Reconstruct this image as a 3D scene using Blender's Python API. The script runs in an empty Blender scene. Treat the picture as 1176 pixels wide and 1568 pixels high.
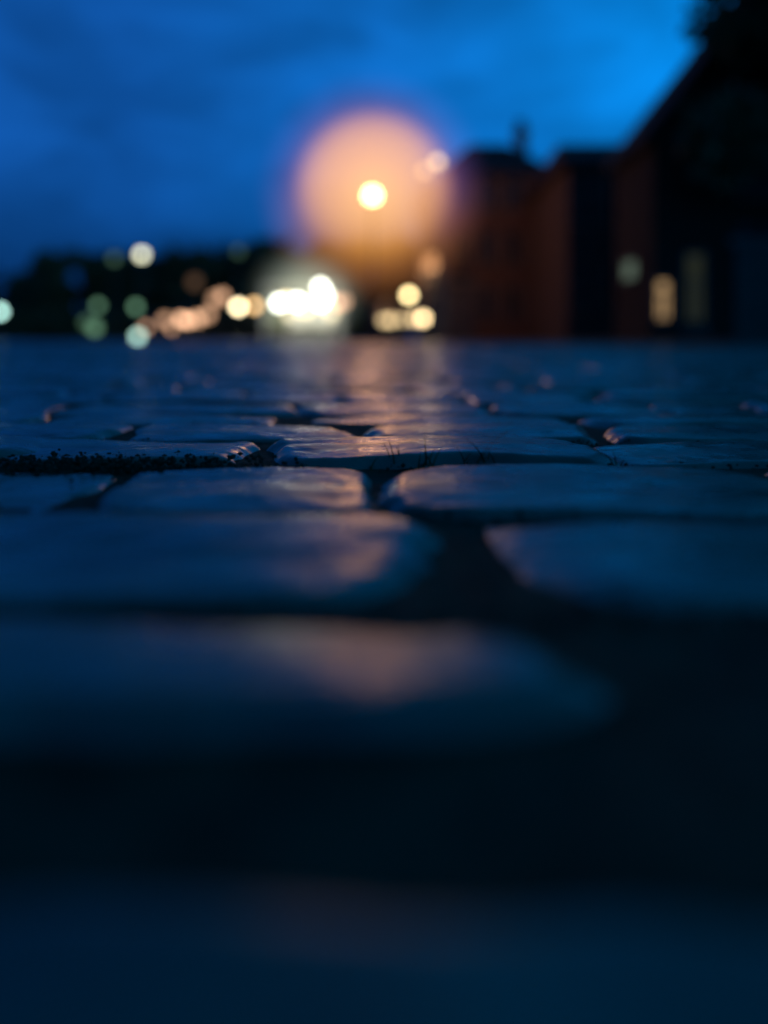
import bpy, bmesh, math, random
from mathutils import Vector, noise, Matrix
random.seed(7)
scene=bpy.context.scene
scene.view_settings.view_transform='Standard'
try: scene.view_settings.look='None'
except Exception: pass
scene.view_settings.exposure=0

# ---------------------------------------------------------------- materials
def new_mat(name):
    m=bpy.data.materials.new(name); m.use_nodes=True
    nt=m.node_tree; nt.nodes.clear()
    out=nt.nodes.new('ShaderNodeOutputMaterial')
    return m,nt,out
def noisy_mat(name,c1,c2,scale=3.0,rough=(0.6,0.9),bump=0.3,bscale=20,bdist=0.02,spec=0.5,detail=6):
    m,nt,out=new_mat(name); N=nt.nodes; L=nt.links
    b=N.new('ShaderNodeBsdfPrincipled'); tc=N.new('ShaderNodeTexCoord')
    n1=N.new('ShaderNodeTexNoise'); n1.inputs['Scale'].default_value=scale; n1.inputs['Detail'].default_value=detail
    L.new(tc.outputs['Object'],n1.inputs['Vector'])
    r=N.new('ShaderNodeValToRGB'); r.color_ramp.elements[0].position=.35; r.color_ramp.elements[1].position=.65
    r.color_ramp.elements[0].color=(*c1,1); r.color_ramp.elements[1].color=(*c2,1)
    L.new(n1.outputs['Fac'],r.inputs['Fac']); L.new(r.outputs['Color'],b.inputs['Base Color'])
    mr=N.new('ShaderNodeMapRange'); mr.inputs['From Min'].default_value=.35; mr.inputs['From Max'].default_value=.65
    mr.inputs['To Min'].default_value=rough[0]; mr.inputs['To Max'].default_value=rough[1]
    n2=N.new('ShaderNodeTexNoise'); n2.inputs['Scale'].default_value=scale*2.3
    L.new(tc.outputs['Object'],n2.inputs['Vector']); L.new(n2.outputs['Fac'],mr.inputs['Value']); L.new(mr.outputs['Result'],b.inputs['Roughness'])
    n3=N.new('ShaderNodeTexNoise'); n3.inputs['Scale'].default_value=bscale; n3.inputs['Detail'].default_value=8
    L.new(tc.outputs['Object'],n3.inputs['Vector'])
    bp=N.new('ShaderNodeBump'); bp.inputs['Strength'].default_value=bump; bp.inputs['Distance'].default_value=bdist
    L.new(n3.outputs['Fac'],bp.inputs['Height']); L.new(bp.outputs['Normal'],b.inputs['Normal'])
    b.inputs['Specular IOR Level'].default_value=spec
    L.new(b.outputs['BSDF'],out.inputs['Surface'])
    return m
def emis_mat(name,col,st):
    m,nt,out=new_mat(name); e=nt.nodes.new('ShaderNodeEmission')
    e.inputs['Color'].default_value=(*col,1); e.inputs['Strength'].default_value=st
    nt.links.new(e.outputs[0],out.inputs['Surface']); return m

M_stone=noisy_mat('wet_stone',(0.032,0.068,0.056),(0.105,0.165,0.132),11,(0.21,0.36),0.42,150,0.0013,0.22,9)
M_soil=noisy_mat('joint_soil_moss',(0.014,0.030,0.018),(0.038,0.056,0.034),40,(0.75,0.95),0.8,300,0.003,0.08)
M_ground=noisy_mat('ground_far',(0.03,0.042,0.036),(0.06,0.078,0.066),1.4,(0.25,0.38),0.3,6,0.02,.25)
M_brick=noisy_mat('brick_wall',(0.09,0.045,0.03),(0.13,0.065,0.042),5,(0.8,0.95),0.4,30,0.01,.2)
M_plaster=noisy_mat('plaster',(0.06,0.036,0.028),(0.08,0.048,0.038),2,(0.8,0.95),0.2,30,0.01,.15)
M_tplaster=noisy_mat('warm_plaster',(0.2,0.12,0.08),(0.26,0.16,0.11),2,(0.8,0.95),0.2,30,0.01,.2)
M_dbrick=noisy_mat('dark_brick',(0.05,0.024,0.016),(0.075,0.034,0.022),3,(0.85,0.95),0.4,30,0.01,.1)
M_white=noisy_mat('pale_plaster',(0.4,0.4,0.34),(0.5,0.5,0.44),2,(0.8,0.95),0.2,30,0.01)
M_roof=noisy_mat('roof_tiles',(0.03,0.02,0.018),(0.05,0.03,0.028),6,(0.8,0.95),0.5,10,0.03,.15)
M_trim=noisy_mat('painted_trim',(0.13,0.10,0.08),(0.17,0.13,0.10),6,(0.6,0.8),0.1,30,0.005,.2)
M_glass=noisy_mat('dark_window_glass',(0.01,0.012,0.015),(0.02,0.022,0.025),2,(0.1,0.2),0.02,3,0.005,.15)
M_door=noisy_mat('door_paint',(0.05,0.035,0.02),(0.07,0.05,0.03),4,(0.4,0.6),0.1,30,0.004)
M_metal=noisy_mat('dark_iron',(0.02,0.022,0.022),(0.035,0.036,0.036),9,(0.4,0.6),0.1,50,0.002)
M_bark=noisy_mat('bark',(0.05,0.035,0.022),(0.09,0.065,0.045),6,(0.85,0.95),0.8,20,0.03)
M_leaf=noisy_mat('foliage',(0.04,0.07,0.02),(0.08,0.12,0.04),1.2,(0.6,0.8),0.1,20,0.01)
M_grass=noisy_mat('grass_blade',(0.02,0.035,0.012),(0.04,0.06,0.02),50,(0.6,0.8),0.1,100,0.001,.2)
M_carp=noisy_mat('car_paint',(0.03,0.035,0.05),(0.035,0.04,0.055),2,(0.2,0.28),0.02,5,0.002)
M_tyre=noisy_mat('tyre_rubber',(0.015,0.015,0.015),(0.02,0.02,0.02),9,(0.8,0.9),0.2,50,0.004)
M_pave=noisy_mat('pavement_slabs',(0.06,0.065,0.06),(0.085,0.09,0.08),2.5,(0.6,0.8),0.4,14,0.01,.2)

# ---------------------------------------------------------------- helpers
def mesh_obj(name,verts,faces,mat,parent=None,smooth=False):
    me=bpy.data.meshes.new(name); me.from_pydata(verts,[],faces); me.update()
    mats=mat if isinstance(mat,(list,tuple)) else [mat]
    for m in mats: me.materials.append(m)
    if smooth: me.polygons.foreach_set('use_smooth',[True]*len(me.polygons))
    o=bpy.data.objects.new(name,me); scene.collection.objects.link(o)
    if parent: o.parent=parent
    return o
def empty(name,loc=(0,0,0)):
    e=bpy.data.objects.new(name,None); e.location=loc; e.empty_display_size=.3
    scene.collection.objects.link(e); return e
def box(name,x0,x1,y0,y1,z0,z1,mat,parent=None,bev=0.0):
    bm=bmesh.new()
    vs=[bm.verts.new(p) for p in [(x0,y0,z0),(x1,y0,z0),(x1,y1,z0),(x0,y1,z0),(x0,y0,z1),(x1,y0,z1),(x1,y1,z1),(x0,y1,z1)]]
    for f in [(0,3,2,1),(4,5,6,7),(0,1,5,4),(1,2,6,5),(2,3,7,6),(3,0,4,7)]: bm.faces.new([vs[i] for i in f])
    if bev: bmesh.ops.bevel(bm,geom=bm.edges[:],offset=bev,segments=2,affect='EDGES')
    me=bpy.data.meshes.new(name); bm.to_mesh(me); bm.free(); me.materials.append(mat)
    o=bpy.data.objects.new(name,me); scene.collection.objects.link(o)
    if parent: o.parent=parent
    return o
def lathe(name,prof,mat,parent=None,loc=(0,0,0),seg=20):
    vs=[];fs=[]
    for r,z in prof:
        for i in range(seg):
            a=2*math.pi*i/seg; vs.append((loc[0]+r*math.cos(a),loc[1]+r*math.sin(a),loc[2]+z))
    for j in range(len(prof)-1):
        for i in range(seg):
            a=j*seg+i;b=j*seg+(i+1)%seg; fs.append((a,b,b+seg,a+seg))
    fs.append(tuple(range(seg-1,-1,-1))); fs.append(tuple(range((len(prof)-1)*seg,len(prof)*seg)))
    return mesh_obj(name,vs,fs,mat,parent,True)
def globe(name,r,mat,parent,loc,seg=14):
    prof=[(r*math.sin(math.pi*k/8)+1e-4,-r*math.cos(math.pi*k/8)) for k in range(9)]
    return lathe(name,prof,mat,parent,loc,seg)

# ---------------------------------------------------------------- cobbles
V=[];F=[]
def nz(x,y,z,s): return noise.noise(Vector((x*s,y*s,z)))
def stone(x0,x1,y0,y1,h,n,crown=0.0020,ty=0.0,cy_=0.0022,drop=.0105,soft=.15,amp=1.0):
    cx,cy=(x0+x1)/2,(y0+y1)/2; w,d=(x1-x0)/2,(y1-y0)/2
    sx=random.uniform(-.009,.009); sy=random.uniform(-.013,.013)*(0 if ty else 1)+ty; sd=random.uniform(0,50)
    skew=random.uniform(-.10,.10); kx=random.uniform(-.12,.12)
    if amp<1: sx=.01; kx=0
    base=len(V)
    for j in range(n+1):
        tt=-1+2*j/n; t=math.copysign(1-(1-abs(tt))**1.6,tt)
        for i in range(n+1):
            ss=-1+2*i/n; s=math.copysign(1-(1-abs(ss))**1.6,ss)
            X=cx+s*w; Y=cy+t*d
            k=math.sqrt(1-0.12*s*s*t*t*max(abs(s),abs(t)))
            lx=s*w*k+t*skew*w; ly=t*d*k*(1+kx*s)
            if n>6:
                lx+=amp*(0.017*nz(X,Y,sd,10)+.005*nz(X,Y,sd,40)); ly+=amp*(0.014*nz(X,Y,sd+9,10)+.004*nz(X,Y,sd+7,40))
            rho=(abs(s)**7+abs(t)**7)**(1/7)
            e=min(max((rho-(1.02-soft))/soft,0),1)
            z=h-crown*s*s-cy_*t*t-drop*e*e*(1.6-.6*e)+sx*lx+sy*ly
            if n>6:
                z+=amp*(0.0028*nz(X*.6,Y,sd+3,12)+0.0010*nz(X*.7,Y,sd+5,36))
            if n>30:
                z+=0.0005*nz(X,Y,sd,120)+0.0003*abs(nz(X,Y,sd+2,330))
            wy=.045*nz(cx+lx,(cy+ly)*.5,7.7,2.3)*min(1,max(0,(cy+ly-.25)/.9))   # rows laid by hand wander a little
            V.append((cx+lx,cy+ly+wy,z))
    for j in range(n):
        for i in range(n):
            a=base+j*(n+1)+i; F.append((a,a+1,a+n+2,a+n+1))
def fill_row(xa,xb,y0,y1,n,hs=0.003):
    x=xa
    while x<xb:
        w=random.choice((random.uniform(.11,.2),random.uniform(.2,.34)))
        stone(x,x+w,y0+random.uniform(-.008,.008),y1+random.uniform(-.008,.008),random.uniform(-hs,hs),n)
        x+=w+random.uniform(.000,.009)
custom=[ # (y0,y1,tilt,crown_y,[(x0,x1,h)..])
 (-.02,.160,.060,.001,[(-.36,-.150,-.008),(-.145,.125,-.008),(.128,.32,-.009)]),
 (.212,.300,-.075,.0030,[(-.42,-.222,0),(-.218,.050,.001),(.085,.29,-.007)]),
 (.318,.474,.022,.0018,[(-.26,.024,-.002),(.050,.33,-.001)]),
 (.480,.667,.012,.0020,[(-.36,-.165,-.005),(-.158,-.006,-.002),(.000,.235,-.001),(.238,.42,-.003)]),
 (.678,.834,.002,.0025,[(-.33,-.092,-.001),(-.086,.150,.003),(.152,.38,-.001)]),
 (.840,.992,.001,.0025,[(-.44,-.24,.0),(-.235,-.022,-.002),(-.018,.187,.001),(.19,.42,.0)]),
]
for y0,y1,ty,cyy,st in custom:
    for a,b,h in st:
        if a in (.050,.085): stone(a,b,y0,y1,h,56,.0012,ty,cyy,.0045 if a==.050 else .003,.30,.45)
        else: stone(a,b,y0,y1,h,56,.0016,ty,cyy)
    fill_row(-1.3,st[0][0]-.22,y0,y1,14)
    fill_row(st[-1][1]+.004,1.3,y0,y1,14)
y=-.20
while y>-2.2:
    fill_row(-1.6,1.6,y,y+.17,10); y-=.175
y=.996
while y<14:
    d=random.uniform(.12,.195); hw=min(7,max(1.3,.6*y+1.0)); n=40 if y<1.7 else (16 if y<4.2 else 6)
    off=random.uniform(0,.15)
    if n==40:
        fill_row(-hw-off,-1.0,y,y+d,12); fill_row(-.70-off*.3,.75,y,y+d,40); fill_row(1.1,hw,y,y+d,12)
    else: fill_row(-hw-off,hw,y,y+d,n,.003)
    y+=d+random.uniform(.000,.007)
yend=y
cob=mesh_obj('cobblestone_pavement',V,F,M_stone,None,True)

# soil sheet in the joints
gv=[];gf=[]; nx,ny=260,330
for j in range(ny+1):
    yy=-2.4+j/ny*5.0
    for i in range(nx+1):
        xx=-1.8+3.6*i/nx
        gv.append((xx,yy,-.0082+.003*nz(xx,yy,1,9)+.002*abs(nz(xx,yy,4,70))))
for j in range(ny):
    for i in range(nx):
        a=j*(nx+1)+i; gf.append((a,a+1,a+nx+2,a+nx+1))
mesh_obj('soil_joint_fill',gv,gf,M_soil,None,True)
cv=[];cf=[]
def crumb(x,y,z,r):
    b=len(cv); 
    pts=[(1,0,0),(-1,0,0),(0,1,0),(0,-1,0),(0,0,1),(0,0,-1)]
    q=Matrix.Rotation(random.uniform(0,6),3,'Z')@Matrix.Rotation(random.uniform(0,6),3,'X')
    for p in pts:
        v=q@Vector(p); k=r*random.uniform(.6,1.2); cv.append((x+v.x*k,y+v.y*k,z+v.z*k*.8))
    for f in [(0,2,4),(2,1,4),(1,3,4),(3,0,4),(2,0,5),(1,2,5),(3,1,5),(0,3,5)]: cf.append(tuple(b+i for i in f))
for yy,a,b in [(.478,-.5,.5),(.673,-.5,.5),(.836,-.6,.6),(.995,-.7,.7),(.31,-.3,.3)]:
    for k in range(600):
        crumb(random.uniform(a,b),yy+random.gauss(0,.007),-.008+random.uniform(-.003,.004),random.uniform(.0008,.0024))
for k in range(1500):
    crumb(random.gauss(-.20,.055),random.gauss(.668,.018),-.006+random.uniform(-.003,.006),random.uniform(.0008,.0026))
mesh_obj('gravel_crumbs',cv,cf,M_soil,None,False)

# ground to horizon
mesh_obj('ground',[(-900,-300,-.032),(900,-300,-.032),(900,1500,-.032),(-900,1500,-.032)],[(0,1,2,3)],M_ground)
mesh_obj('paved_square',[(-40,yend,-.006),(5.0,yend,-.006),(5.0,110,-.006),(-40,110,-.006)],[(0,1,2,3)],M_ground)
pv=empty('pavement')
box('slabs',5.13,16,14.3,60,-.03,.055,M_pave,pv); box('kerb',5.0,5.127,14.3,60,-.03,.05,M_pave,pv,.01)

# grass blades
bv=[];bf=[]
def blade(x,y,z,h,lean,w=.0009):
    b=len(bv); a=random.uniform(-.6,.6); n=5
    for k in range(n+1):
        t=k/n; ww=w*(1-t*.9); lx=lean*t*t*h
        bv.append((x+lx-ww*math.cos(a),y+ww*math.sin(a),z+h*t)); bv.append((x+lx+ww*math.cos(a),y-ww*math.sin(a)+.2*lean*t*h,z+h*t))
    for k in range(n): c=b+2*k; bf.append((c,c+1,c+3,c+2))
for cx,cnt,hh in [(-.008,3,.014),(.010,4,.023),(.024,3,.018),(.033,3,.026),(.057,3,.019),(.066,4,.025),(.075,2,.014),(.16,3,.013)]:
    for k in range(cnt):
        blade(cx+random.gauss(0,.0035),.674+random.gauss(0,.004),-.008,hh*random.uniform(.6,1.15),random.uniform(-.9,.9),random.uniform(.0006,.0011))
mesh_obj('grass_tufts',bv,bf,M_grass)

# ---------------------------------------------------------------- lamps
def lantern_lamp(name,x,y,z,col,st,r,pw=0,base=0,pole=.05,lcol=None):
    e=empty(name,(x,y,base)); h=z-base
    lathe('pole',[(pole*2.4,0),(pole*2.4,.12),(pole*1.6,.2),(pole*1.5,.7*min(1,h/2)),(pole,.8*min(1,h/2)),(pole*.7,h-r*1.1)] if h>1 else [(pole*2,0),(pole,.02),(pole,max(.03,h-r*1.1))],M_metal,e,seg=14)
    lathe('collar',[(pole*.8,-.04),(r*.75,.0),(r*.8,.03)],M_metal,e,(0,0,h-r*1.12),14)
    globe('glass_globe',r,emis_mat(name+'_glow',col,st),e,(0,0,h))
    lathe('cap',[(r*.9,0),(r*.6,r*.3),(r*.12,r*.45),(.02,r*.8)],M_metal,e,(0,0,h+r*.95),14)
    if pw:
        l=bpy.data.lights.new('bulb_light','POINT'); l.energy=pw; l.color=lcol or col; l.shadow_soft_size=r*1.6
        o=bpy.data.objects.new('bulb_light',l); o.location=(0,-r*2.9,h); scene.collection.objects.link(o); o.parent=e
    return e
main=lantern_lamp('street_lamp',-.40,34,5.0,(1.0,.66,.30),36,.21,280,0,.07,(1,.44,.25))
# glow round the lamp, imitated by a volume that emits painted colours
def glow_volume(name,R,stops,strength,absd,parent,loc,scale,abscol=(.5,.45,.25),lower=None,step=1.6):
    m,nt,out=new_mat(name); N=nt.nodes;L=nt.links
    try: m.cycles.volume_step_rate=step
    except Exception: pass
    tc=N.new('ShaderNodeTexCoord'); ln=N.new('ShaderNodeVectorMath'); ln.operation='LENGTH'; L.new(tc.outputs['Object'],ln.inputs[0])
    dv=N.new('ShaderNodeMath'); dv.operation='DIVIDE'; dv.inputs[1].default_value=R; L.new(ln.outputs['Value'],dv.inputs[0])
    def ramp(st):
        cr=N.new('ShaderNodeValToRGB'); e0=cr.color_ramp.elements
        e0[0].position=0; e0[0].color=(*st[0][1],1); e0[1].position=1; e0[1].color=(0,0,0,1)
        for p,c in st[1:]:
            q=e0.new(p); q.color=(*c,1)
        L.new(dv.outputs[0],cr.inputs[0]); return cr.outputs[0]
    col=ramp(stops)
    if lower:
        c2=ramp(lower); sp=N.new('ShaderNodeSeparateXYZ'); L.new(tc.outputs['Object'],sp.inputs[0])
        f=N.new('ShaderNodeMapRange'); f.inputs['From Min'].default_value=.1*R; f.inputs['From Max'].default_value=-.5*R; L.new(sp.outputs['Z'],f.inputs[0])
        mx=N.new('ShaderNodeMix'); mx.data_type='RGBA'; L.new(f.outputs[0],mx.inputs[0]); L.new(col,mx.inputs[6]); L.new(c2,mx.inputs[7]); col=mx.outputs[2]
    em=N.new('ShaderNodeEmission'); em.inputs['Strength'].default_value=strength; L.new(col,em.inputs[0])
    ab=N.new('ShaderNodeVolumeAbsorption'); ab.inputs['Color'].default_value=(*abscol,1)
    mr=N.new('ShaderNodeMapRange'); mr.inputs['From Min'].default_value=.5; mr.inputs['From Max'].default_value=.85; mr.inputs['To Min'].default_value=absd; mr.inputs['To Max'].default_value=0
    L.new(dv.outputs[0],mr.inputs[0]); L.new(mr.outputs[0],ab.inputs['Density'])
    ad=N.new('ShaderNodeAddShader'); L.new(em.outputs[0],ad.inputs[0]); L.new(ab.outputs[0],ad.inputs[1]); L.new(ad.outputs[0],out.inputs['Volume'])
    g=globe(name,R,m,parent,(0,0,0),20); g.location=loc; g.scale=scale
    return g
glow_volume('lamp_glow',4.0,[(0,(1,.72,.28)),(.09,(1,.60,.22)),(.28,(.80,.40,.19)),(.50,(.72,.35,.21)),(.62,(.46,.21,.17)),(.70,(.08,.035,.10)),(.82,(.015,.008,.03))],
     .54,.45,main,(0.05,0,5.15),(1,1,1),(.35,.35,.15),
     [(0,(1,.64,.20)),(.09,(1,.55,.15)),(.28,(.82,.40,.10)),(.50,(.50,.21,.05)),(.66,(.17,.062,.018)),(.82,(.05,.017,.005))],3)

CREAM=(1.0,.82,.48);PEACH=(1.0,.55,.32);WHT=(.95,1.0,.85);GRN=(.35,.75,.45);DGR=(.2,.4,.25)
K=.000656
def lamp_at(name,d,bearing,elev,col,target,diam=12,pw=0):
    # bearing / elevation as slopes from the square's origin point
    r=diam*K*d/2
    lantern_lamp(name,d*bearing,d,.08+d*elev,col,target*(33/diam)**2,r,pw,0,.045 if elev>.05 else .03)
def S(v): return v*K
lights=[ # distance, bearing, elevation, colour, radiance, size
 (60,-371,130,(.9,.9,.62),.65,13),(62,-413,124,DGR,.07,12),(58,-223,135,DGR,.05,12),
 (55,-223,50,CREAM,1.5,12),(57,-198,52,(1,.6,.25),.7,12),
 (47.5,82,272,(1,.72,.4),.7,13),(46.8,62,258,(1,.65,.33),.5,13),
 (36,38,68,(1,.78,.36),1.3,12),
 (44,-588,43,(.5,.9,.8),.8,12)]
for d,b,e,c,t,s in lights: lamp_at('street_lamp',d,S(b),S(e),c,t,s)
low=[(46,-438,52,GRN,.10,12),(42,-443,18,GRN,.15,16),(43,-455,26,GRN,.06,16),(47,-380,50,GRN,.13,12),(40,-377,5,(.6,1,.85),.45,13),(40.5,-377,-2+4,(.5,.8,.9),.2,11),
 (50,-335,30,PEACH,.25,14),(50,-310,31,PEACH,.5,12),(51,-300,29,PEACH,.5,12),(52,-285,32,PEACH,.4,14),(52,-270,38,PEACH,.3,14),(53,-248,66,PEACH,.35,14),(52,-258,62,PEACH,.25,16),(52,-290,88,PEACH,.04,18)]
for d,b,e,c,t,s in low: lamp_at('garden_lamp',d,S(b),S(e),c,t,s)

# ---------------------------------------------------------------- houses
def window(par,x,z,w,h,y,glass,sill=True,k=''):
    box('window_glass'+k,x-w/2,x+w/2,y-.012,y-.004,z,z+h,glass,par)
    f=.07
    box('frame_l'+k,x-w/2-f,x-w/2,y-.05,y+.0-.001,z,z+h,M_trim,par); box('frame_r'+k,x+w/2,x+w/2+f,y-.05,y-.001,z,z+h,M_trim,par)
    box('frame_t'+k,x-w/2-f,x+w/2+f,y-.055,y-.001,z+h,z+h+f,M_trim,par)
    box('sill'+k,x-w/2-.12,x+w/2+.12,y-.12,y-.001,z-.08,z,M_trim,par)
    box('mullion'+k,x-.025,x+.025,y-.045,y-.013,z,z+h*.64,M_trim,par)
    box('transom'+k,x-w/2,x+w/2,y-.042,y-.013,z+h*.65,z+h*.65+.05,M_trim,par)
def house(name,x0,x1,y0,y1,eave,ridge,wallm,floors,cols,ridge_dir='Y',hip=0.0,lit={},chimney=None,door=0,dim=None):
    e=empty(name)
    cx=(x0+x1)/2; cy=(y0+y1)/2
    if ridge_dir=='Y': # gable to the square
        vs=[(x0,y0,0),(x1,y0,0),(x1,y1,0),(x0,y1,0),(x0,y0,eave),(x1,y0,eave),(x1,y1,eave),(x0,y1,eave),(cx,y0,ridge),(cx,y1,ridge)]
        mesh_obj('walls',vs,[(0,1,5,8,4),(1,2,6,5),(2,3,7,9,6),(3,0,4,7)],wallm,e)
        o=.25; sl=(ridge-eave)/(cx-x0); t=.12
        for sgn,nm in ((-1,'roof_left'),(1,'roof_right')):
            xe=(x0-o) if sgn<0 else (x1+o); ze=eave-o*sl
            a=[(xe,y0-o,ze+.02),(cx,y0-o,ridge+.02),(cx,y1+o,ridge+.02),(xe,y1+o,ze+.02)]
            b=[(p[0],p[1],p[2]+t*1.5) for p in a]
            mesh_obj(nm,a+b,[(0,1,2,3),(7,6,5,4),(0,4,5,1),(1,5,6,2),(2,6,7,3),(3,7,4,0)],M_roof,e)
    else:
        mesh_obj('walls',[(x0,y0,0),(x1,y0,0),(x1,y1,0),(x0,y1,0),(x0,y0,eave),(x1,y0,eave),(x1,y1,eave),(x0,y1,eave)],[(0,1,5,4),(1,2,6,5),(2,3,7,6),(3,0,4,7)],wallm,e)
        o=.3; hx=hip*(x1-x0)
        vs=[(x0-o,y0-o,eave),(x1+o,y0-o,eave),(x1+o,y1+o,eave),(x0-o,y1+o,eave),(x0-o,y0-o,eave+.16),(x1+o,y0-o,eave+.16),(x1+o,y1+o,eave+.16),(x0-o,y1+o,eave+.16),(x0+hx,cy,ridge),(x1-hx,cy,ridge)]
        mesh_obj('roof',vs,[(3,2,1,0),(0,1,5,4),(1,2,6,5),(2,3,7,6),(3,0,4,7),(4,5,9,8),(5,6,9),(6,7,8,9),(7,4,8)],M_roof,e)
    box('plinth',x0-.05,x1+.05,y0-.05,y0-.002,0,.5,wallm,e)
    fh=eave/floors; sp=(x1-x0)/cols
    for f in range(floors):
        if f: box('string_course%d'%f,x0,x1,y0-.06,y0-.003,f*fh-.05,f*fh+.08,wallm,e)
        for c in range(cols):
            wx=x0+sp*(c+.5); wz=f*fh+.9 if f else 1.0
            gl=lit.get((f,c),M_glass)
            if gl=='skip': continue
            if f==0 and c==door:
                box('door',wx-.5,wx+.5,y0-.06,y0-.003,.02,2.15,M_door,e); box('door_lintel',wx-.65,wx+.65,y0-.1,y0-.003,2.15,2.35,M_trim,e)
                box('fanlight',wx-.45,wx+.45,y0-.05,y0-.003,2.36,2.65,gl,e); continue
            window(e,wx,wz,min(.95,sp*.5),min(1.45,fh*.55),y0,gl,k='_%d%d'%(f,c))
    if chimney:
        a,b,zt=chimney
        box('chimney',a,b,cy-.4,cy+.4,eave,zt,M_brick,e,.02); box('chimney_cap',a-.08,b+.08,cy-.48,cy+.48,zt+.002,zt+.14,M_roof,e)
        for q in (.3,.7): lathe('chimney_pot',[(.11,0),(.13,.05),(.1,.45)],M_roof,e,(a+(b-a)*q,cy,zt+.14),12)
    return e
W1=emis_mat('lit_window_warm',(1.0,.62,.28),.50)
Wd=emis_mat('lit_window_dim',(.25,.34,.26),.42)
Wg=emis_mat('lit_window_green',(.3,.35,.22),.06)
house('brick_house',2.45,6.35,38,46,6.3,8.3,M_brick,3,4,'X',.30,{},(5.55,6.0,8.75),0)
house('plaster_house',5.65,8.6,30.5,38,5.4,6.8,M_plaster,2,3,'X',.12,{(0,1):M_glass},None,2)
g3=house('gabled_house',5.95,13.6,22,25.6,4.7,9.6,M_dbrick,2,5,'Y',0,{(0,0):'skip',(1,0):'skip'},None,1)
window(g3,6.15,.55,.22,.80,21.97,W1,k='_hall')
window(g3,6.85,.25,.34,1.7,21.97,Wg,k='_stair')
# small dim window in the side wall
box('side_window_glass',5.935,5.946,23.6,24.6,1.55,1.95,Wd,g3)
box('side_window_sill',5.85,5.948,23.5,24.7,1.46,1.545,M_trim,g3); box('side_window_lintel',5.88,5.948,23.5,24.7,1.955,2.04,M_trim,g3)
house('terrace_house',2.35,3.6,62,70,9.0,10.6,M_tplaster,4,1,'X',.2,{},None,0)
house('row_house',6.9,14,46.5,56,5.6,6.8,M_plaster,3,5,'X',.1,{},None,0)

# pale shop with lit shopfront
sh=empty('corner_shop')
sx0,sx1,sy=-7.6,-2.6,62
mesh_obj('walls',[(sx0,sy,0),(sx1,sy,0),(sx1,sy+7,0),(sx0,sy+7,0),(sx0,sy,3.6),(sx1,sy,3.6),(sx1,sy+7,3.6),(sx0,sy+7,3.6)],[(0,1,5,4),(1,2,6,5),(2,3,7,6),(3,0,4,7)],M_white,sh)
mesh_obj('roof',[(sx0-.3,sy-.3,3.6),(sx1+.3,sy-.3,3.6),(sx1+.3,sy+7.3,3.6),(sx0-.3,sy+7.3,3.6),(sx0+1.5,sy+3.5,5.4),(sx1-1.5,sy+3.5,5.4)],[(3,2,1,0),(0,1,5,4),(1,2,5),(2,3,4,5),(3,0,4)],M_roof,sh)
Msf=emis_mat('shopfront_light',(1.0,.95,.72),.8)
Mgl=emis_mat('shopfront_low',(.55,.6,.3),.25)
for i in range(3):
    a=sx0+.4+i*1.42
    box('shop_window_%d'%i,a,a+1.1,sy-.03,sy-.004,.9,2.5,Msf if i in(1,2) else Mgl,sh)
    box('stall_riser_%d'%i,a-.05,a+1.15,sy-.1,sy-.004,0,.86,M_door,sh)
    box('pilaster_%d'%i,a+1.17,a+1.30,sy-.1,sy-.004,.0,2.6,M_trim,sh)
box('fascia_sign',sx0+.2,sx1-.2,sy-.16,sy-.004,2.64,3.1,M_door,sh)
box('awning',sx0+.2,sx1-.2,sy-1.1,sy-.2,3.12,3.2,M_trim,sh)
for i,(bx,bz,t,c) in enumerate([(-161,56,1.9,WHT),(-150,60,1.0,CREAM),(-133,58,2.2,WHT),(-97,80,1.8,WHT),(-97,58,2.4,WHT),(-90,68,1.5,WHT),(-70,56,.55,PEACH),(-62,58,.3,PEACH),(-120,44,.5,CREAM),(-145,40,.35,CREAM),(-80,40,.4,CREAM)]):
    d=60.4; r=14*K*d/2
    globe('shop_lamp_%d'%i,r,emis_mat('shop_lamp_glow%d'%i,c,t*(33/14)**2),sh,(d*bx*K,d,.08+d*bz*K))
    lathe('shop_lamp_stem_%d'%i,[(.02,0),(.02,max(.1,3.1-(.08+d*bz*K)-r))],M_metal,sh,(d*bx*K,d,.08+d*bz*K+r),8)
glow_volume('shop_glow',3.4,[(0,(.9,.92,.66)),(.3,(.6,.62,.44)),(.6,(.20,.22,.17)),(.8,(.05,.06,.05))],.24,.02,sh,(-4.6,59.6,2.7),(1.1,.8,1.0),(.5,.5,.5),None,3)  # added volume, its emission colours paint the pale glow round the shop lamps
def area(name,loc,pw,col,size,par):
    l=bpy.data.lights.new(name,'POINT'); l.energy=pw; l.color=col; l.shadow_soft_size=size
    o=bpy.data.objects.new(name,l); o.location=loc; scene.collection.objects.link(o); o.parent=par
area('shop_flood',(-5,59,3.2),60,(1,.97,.8),.2,sh)
area('wall_light',(2.9,61.2,4.6),130,(1,.72,.42),.1,bpy.data.objects['terrace_house'])

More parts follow.
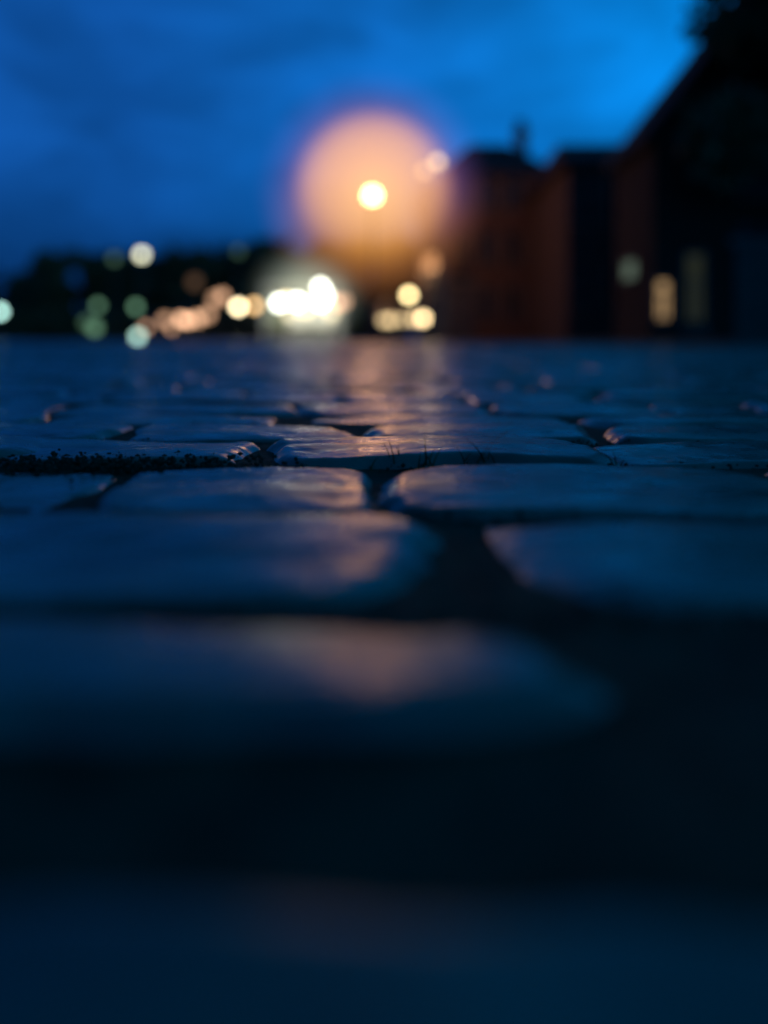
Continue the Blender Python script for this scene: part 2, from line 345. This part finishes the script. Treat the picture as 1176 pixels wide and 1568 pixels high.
# ---------------------------------------------------------------- cars
def car(name,x,y,rot,lights,col,st):
    e=empty(name,(x,y,0)); e.rotation_euler=(0,0,rot)
    prof=[(-2.1,.32),(-2.15,.55),(-2.05,.74),(-1.2,.92),(-.55,1.38),(.9,1.42),(1.55,1.0),(2.05,.92),(2.1,.5),(2.0,.3)]
    vs=[];fs=[]; W=.86; xs=[-1,-.94,-.5,0,.5,.94,1]
    for xi in xs:
        for (py,pz) in prof:
            n_=1-.22*max(0,(pz-.85)/.55); inset=.06 if abs(xi)>.97 else 0
            py2=py*(1-.06*xi*xi) ; vs.append((xi*W*n_,py2,pz-inset*(1 if pz>.6 else -.5)))
    n=len(prof)
    for i in range(len(xs)-1):
        for j in range(n):
            a=i*n+j;b=i*n+(j+1)%n; fs.append((a,b,b+n,a+n))
    fs.append(tuple(range(n))); fs.append(tuple(range(len(vs)-1,len(vs)-n-1,-1)))
    b=mesh_obj('body',vs,fs,M_carp,e,False)
    bv_=b.modifiers.new('bev','BEVEL'); bv_.width=.04; bv_.segments=2
    mesh_obj('windscreen',[(-.68,-1.19,.955),(.68,-1.19,.955),(.6,-.62,1.36),(-.6,-.62,1.36)],[(0,1,2,3)],M_glass,e)
    for sx in (-1,1):
        mesh_obj('side_glass',[(sx*.868,-.95,.93),(sx*.868,1.2,.96),(sx*.72,.8,1.36),(sx*.72,-.5,1.34)],[(0,1,2,3)],M_glass,e)
        box('mirror',sx*.98-.09,sx*.98+.09,-.85,-.7,.92,1.05,M_carp,e,.02)
        for wy in (-1.3,1.3):
            w=lathe('wheel',[(.2,-.1),(.3,-.1),(.33,-.06),(.33,.06),(.3,.1),(.2,.1),(.18,.06)],M_tyre,e,(0,0,0),24)
            w.rotation_euler=(0,math.pi/2,0); w.location=(sx*.78,wy,.33)
    box('bumper',-.8,.8,-2.2,-2.0,.3,.48,M_tyre,e,.04); box('grille',-.45,.45,-2.16,-2.05,.55,.68,M_tyre,e,.01)
    box('number_plate',-.26,.26,-2.215,-2.203,.36,.46,M_trim,e)
    for i,(lx,lz,t,r) in enumerate(lights):
        globe('headlamp_%d'%i,r,emis_mat(name+'_headlamp%d'%i,col,st*t),e,(lx,-2.14,lz))
car('parked_car',.62,32.2,0,[(-.62,.66,.22,.11),(-.40,.66,.26,.11),(-.06,.68,.2,.10),(.28,.70,.3,.11),(.56,.72,.75,.12)],(1,.72,.36),11)
car('parked_car.001',-11.5,52,.1,[(-.62,.68,.3,.16),(.62,.68,.3,.16)],PEACH,6)

# ---------------------------------------------------------------- trees
def tree(tv,tf,tm,x,y,h,cr,leaves,ls,lean=0):
    def limb(p,q,r0,r1,seg=6):
        p=Vector(p);q=Vector(q);d=(q-p).normalized(); u=d.orthogonal().normalized(); w=d.cross(u); b=len(tv)
        for (c,r) in ((p,r0),(p.lerp(q,.5)+u*random.uniform(-.1,.1),(r0+r1)/2),(q,r1)):
            for k in range(seg):
                a=2*math.pi*k/seg; tv.append(tuple(c+u*r*math.cos(a)+w*r*math.sin(a)))
        for j in range(2):
            for k in range(seg):
                a=b+j*seg+k;c_=b+j*seg+(k+1)%seg; tf.append((a,c_,c_+seg,a+seg)); tm.append(0)
    th=h*.35; limb((x,y,0),(x+random.uniform(-.2,.2),y,th*1.5),.22,.13)
    cl=[]
    for k in range(9):
        a=random.uniform(0,6.28); rr=cr*random.uniform(.2,.75); z=h*random.uniform(.38,.88)
        c=Vector((x+rr*math.cos(a),y+rr*math.sin(a),z)); limb((x,y,th*random.uniform(.8,1.4)),c,.09,.03,5)
        cl.append((c,cr*random.uniform(.32,.55)))
    cl.append((Vector((x,y,h*.85)),cr*.4))
    for k in range(leaves):
        c,r=random.choice(cl); v=Vector((random.gauss(0,1),random.gauss(0,1),random.gauss(0,.8))).normalized()*r*random.uniform(.5,1.12)
        p=c+v; n=Vector((random.gauss(0,1),random.gauss(0,1),random.gauss(0,1))).normalized(); u=n.orthogonal().normalized(); w=n.cross(u); s=ls*random.uniform(.6,1.3); b=len(tv)
        for q in (u*s,w*s*.6,-u*s,-w*s*.6): tv.append(tuple(p+q))
        tf.append((b,b+1,b+2,b+3)); tm.append(1)
def tree_obj(name,lst):
    tv=[];tf=[];tm=[]
    for a in lst: tree(tv,tf,tm,*a)
    o=mesh_obj(name,tv,tf,[M_bark,M_leaf]); o.data.polygons.foreach_set('material_index',tm)
lst=[]
x=-27.5
while x<3:
    px=588+x/(75*K)
    h=6.7
    if px<60: h=5.6
    if 330<px<450: h=7.9
    if 450<px<500: h=7.2
    if px>500: h=8.0
    lst.append((x,75+random.uniform(-2,3),h*random.uniform(.96,1.06),random.uniform(1.9,2.5),900,.34)); x+=random.uniform(1.5,2.1)
tree_obj('distant_trees',lst)
tree_obj('distant_trees.001',[( -60+i*4.2+random.uniform(-1,1),100+random.uniform(-3,6),random.uniform(6,8),3.2,500,.55) for i in range(30)])
tree_obj('deciduous_tree',[(8.95,20.4,9.4,2.7,8000,.16)])
tree_obj('deciduous_tree.001',[(7.75,27.9,6.6,1.5,3000,.15)])
hv=[];hf=[]
for k in range(9000):
    p=Vector((random.uniform(-34,1),70+random.uniform(-.8,.8),random.uniform(0,1.9)+.25*math.sin(k)))
    n=Vector((random.gauss(0,1),random.gauss(0,1),random.gauss(0,1))).normalized(); u=n.orthogonal().normalized(); w=n.cross(u); b=len(hv)
    for q in (u*.3,w*.2,-u*.3,-w*.2): hv.append(tuple(p+q))
    hf.append((b,b+1,b+2,b+3))
mesh_obj('hedge',hv,hf,M_leaf)

# ---------------------------------------------------------------- world
w=bpy.data.worlds.new('World'); scene.world=w; w.use_nodes=True; nt=w.node_tree; N=nt.nodes; L=nt.links; N.clear()
out=N.new('ShaderNodeOutputWorld'); bg=N.new('ShaderNodeBackground'); L.new(bg.outputs[0],out.inputs[0])
tc=N.new('ShaderNodeTexCoord'); sep=N.new('ShaderNodeSeparateXYZ'); L.new(tc.outputs['Generated'],sep.inputs[0])
ra=N.new('ShaderNodeValToRGB'); mx=N.new('ShaderNodeMapRange'); mx.inputs['From Min'].default_value=-.6; mx.inputs['From Max'].default_value=.6
L.new(sep.outputs['X'],mx.inputs[0]); L.new(mx.outputs[0],ra.inputs[0])
E=ra.color_ramp.elements; E[0].position=0; E[0].color=(.005,.068,.30,1); E[1].position=1; E[1].color=(.0,.22,.64,1)
for p,c in [(.3,(.005,.095,.41,1)),(.5,(.004,.140,.53,1)),(.75,(.001,.21,.67,1))]:
    q=E.new(p); q.color=c
re=N.new('ShaderNodeValToRGB'); L.new(sep.outputs['Z'],re.inputs[0]); E=re.color_ramp.elements
E[0].position=0;E[0].color=(.24,.22,.28,1);E[1].position=1;E[1].color=(.15,.30,.20,1)
for p,v in [(.08,.42),(.16,.85),(.25,1.05),(.36,.80),(.55,.48)]:
    q=E.new(p); q.color=(v,v,v,1)
m1=N.new('ShaderNodeMix'); m1.data_type='RGBA'; m1.blend_type='MULTIPLY'; m1.inputs[0].default_value=1
L.new(ra.outputs[0],m1.inputs[6]); L.new(re.outputs[0],m1.inputs[7])
mp=N.new('ShaderNodeMapping'); mp.inputs['Scale'].default_value=(2.4,2.4,6.0); mp.inputs['Rotation'].default_value=(0,math.radians(-28),0); L.new(tc.outputs['Generated'],mp.inputs[0])
cn=N.new('ShaderNodeTexNoise'); cn.inputs['Scale'].default_value=2.1; cn.inputs['Detail'].default_value=4; cn.inputs['Distortion'].default_value=.4; L.new(mp.outputs[0],cn.inputs['Vector'])
cm=N.new('ShaderNodeMapRange'); cm.inputs['From Min'].default_value=.35; cm.inputs['From Max'].default_value=.65; cm.inputs['To Min'].default_value=.74; cm.inputs['To Max'].default_value=1.30
L.new(cn.outputs['Fac'],cm.inputs[0])
m2=N.new('ShaderNodeVectorMath'); m2.operation='SCALE'; L.new(m1.outputs[2],m2.inputs[0]); L.new(cm.outputs[0],m2.inputs['Scale'])
sk=N.new('ShaderNodeTexSky'); sk.sky_type='NISHITA'; sk.sun_disc=False; sk.sun_elevation=math.radians(1); sk.sun_rotation=math.radians(60)
ms=N.new('ShaderNodeVectorMath'); ms.operation='MULTIPLY'; ms.inputs[1].default_value=(.0001,.001,.003); L.new(sk.outputs[0],ms.inputs[0])
ad=N.new('ShaderNodeVectorMath'); ad.operation='ADD'; L.new(m2.outputs[0],ad.inputs[0]); L.new(ms.outputs[0],ad.inputs[1])
L.new(ad.outputs[0],bg.inputs[0]); bg.inputs[1].default_value=1.0
sun=bpy.data.lights.new('sun','SUN'); sun.energy=.01; sun.angle=math.radians(10); sun.color=(.5,.7,1)
so=bpy.data.objects.new('sun',sun); scene.collection.objects.link(so); so.rotation_euler=(math.radians(75),0,math.radians(120))

# ---------------------------------------------------------------- camera
cam=bpy.data.cameras.new('camera'); co=bpy.data.objects.new('camera',cam); scene.collection.objects.link(co); scene.camera=co
co.location=(0,0,.08); co.rotation_euler=(math.radians(90),0,0)
cam.sensor_fit='VERTICAL'; cam.sensor_height=36; cam.sensor_width=24; cam.lens=35; cam.shift_y=-264/1568
cam.clip_start=.01; cam.clip_end=3000
cam.dof.use_dof=True; cam.dof.focus_distance=.74; cam.dof.aperture_fstop=2.1
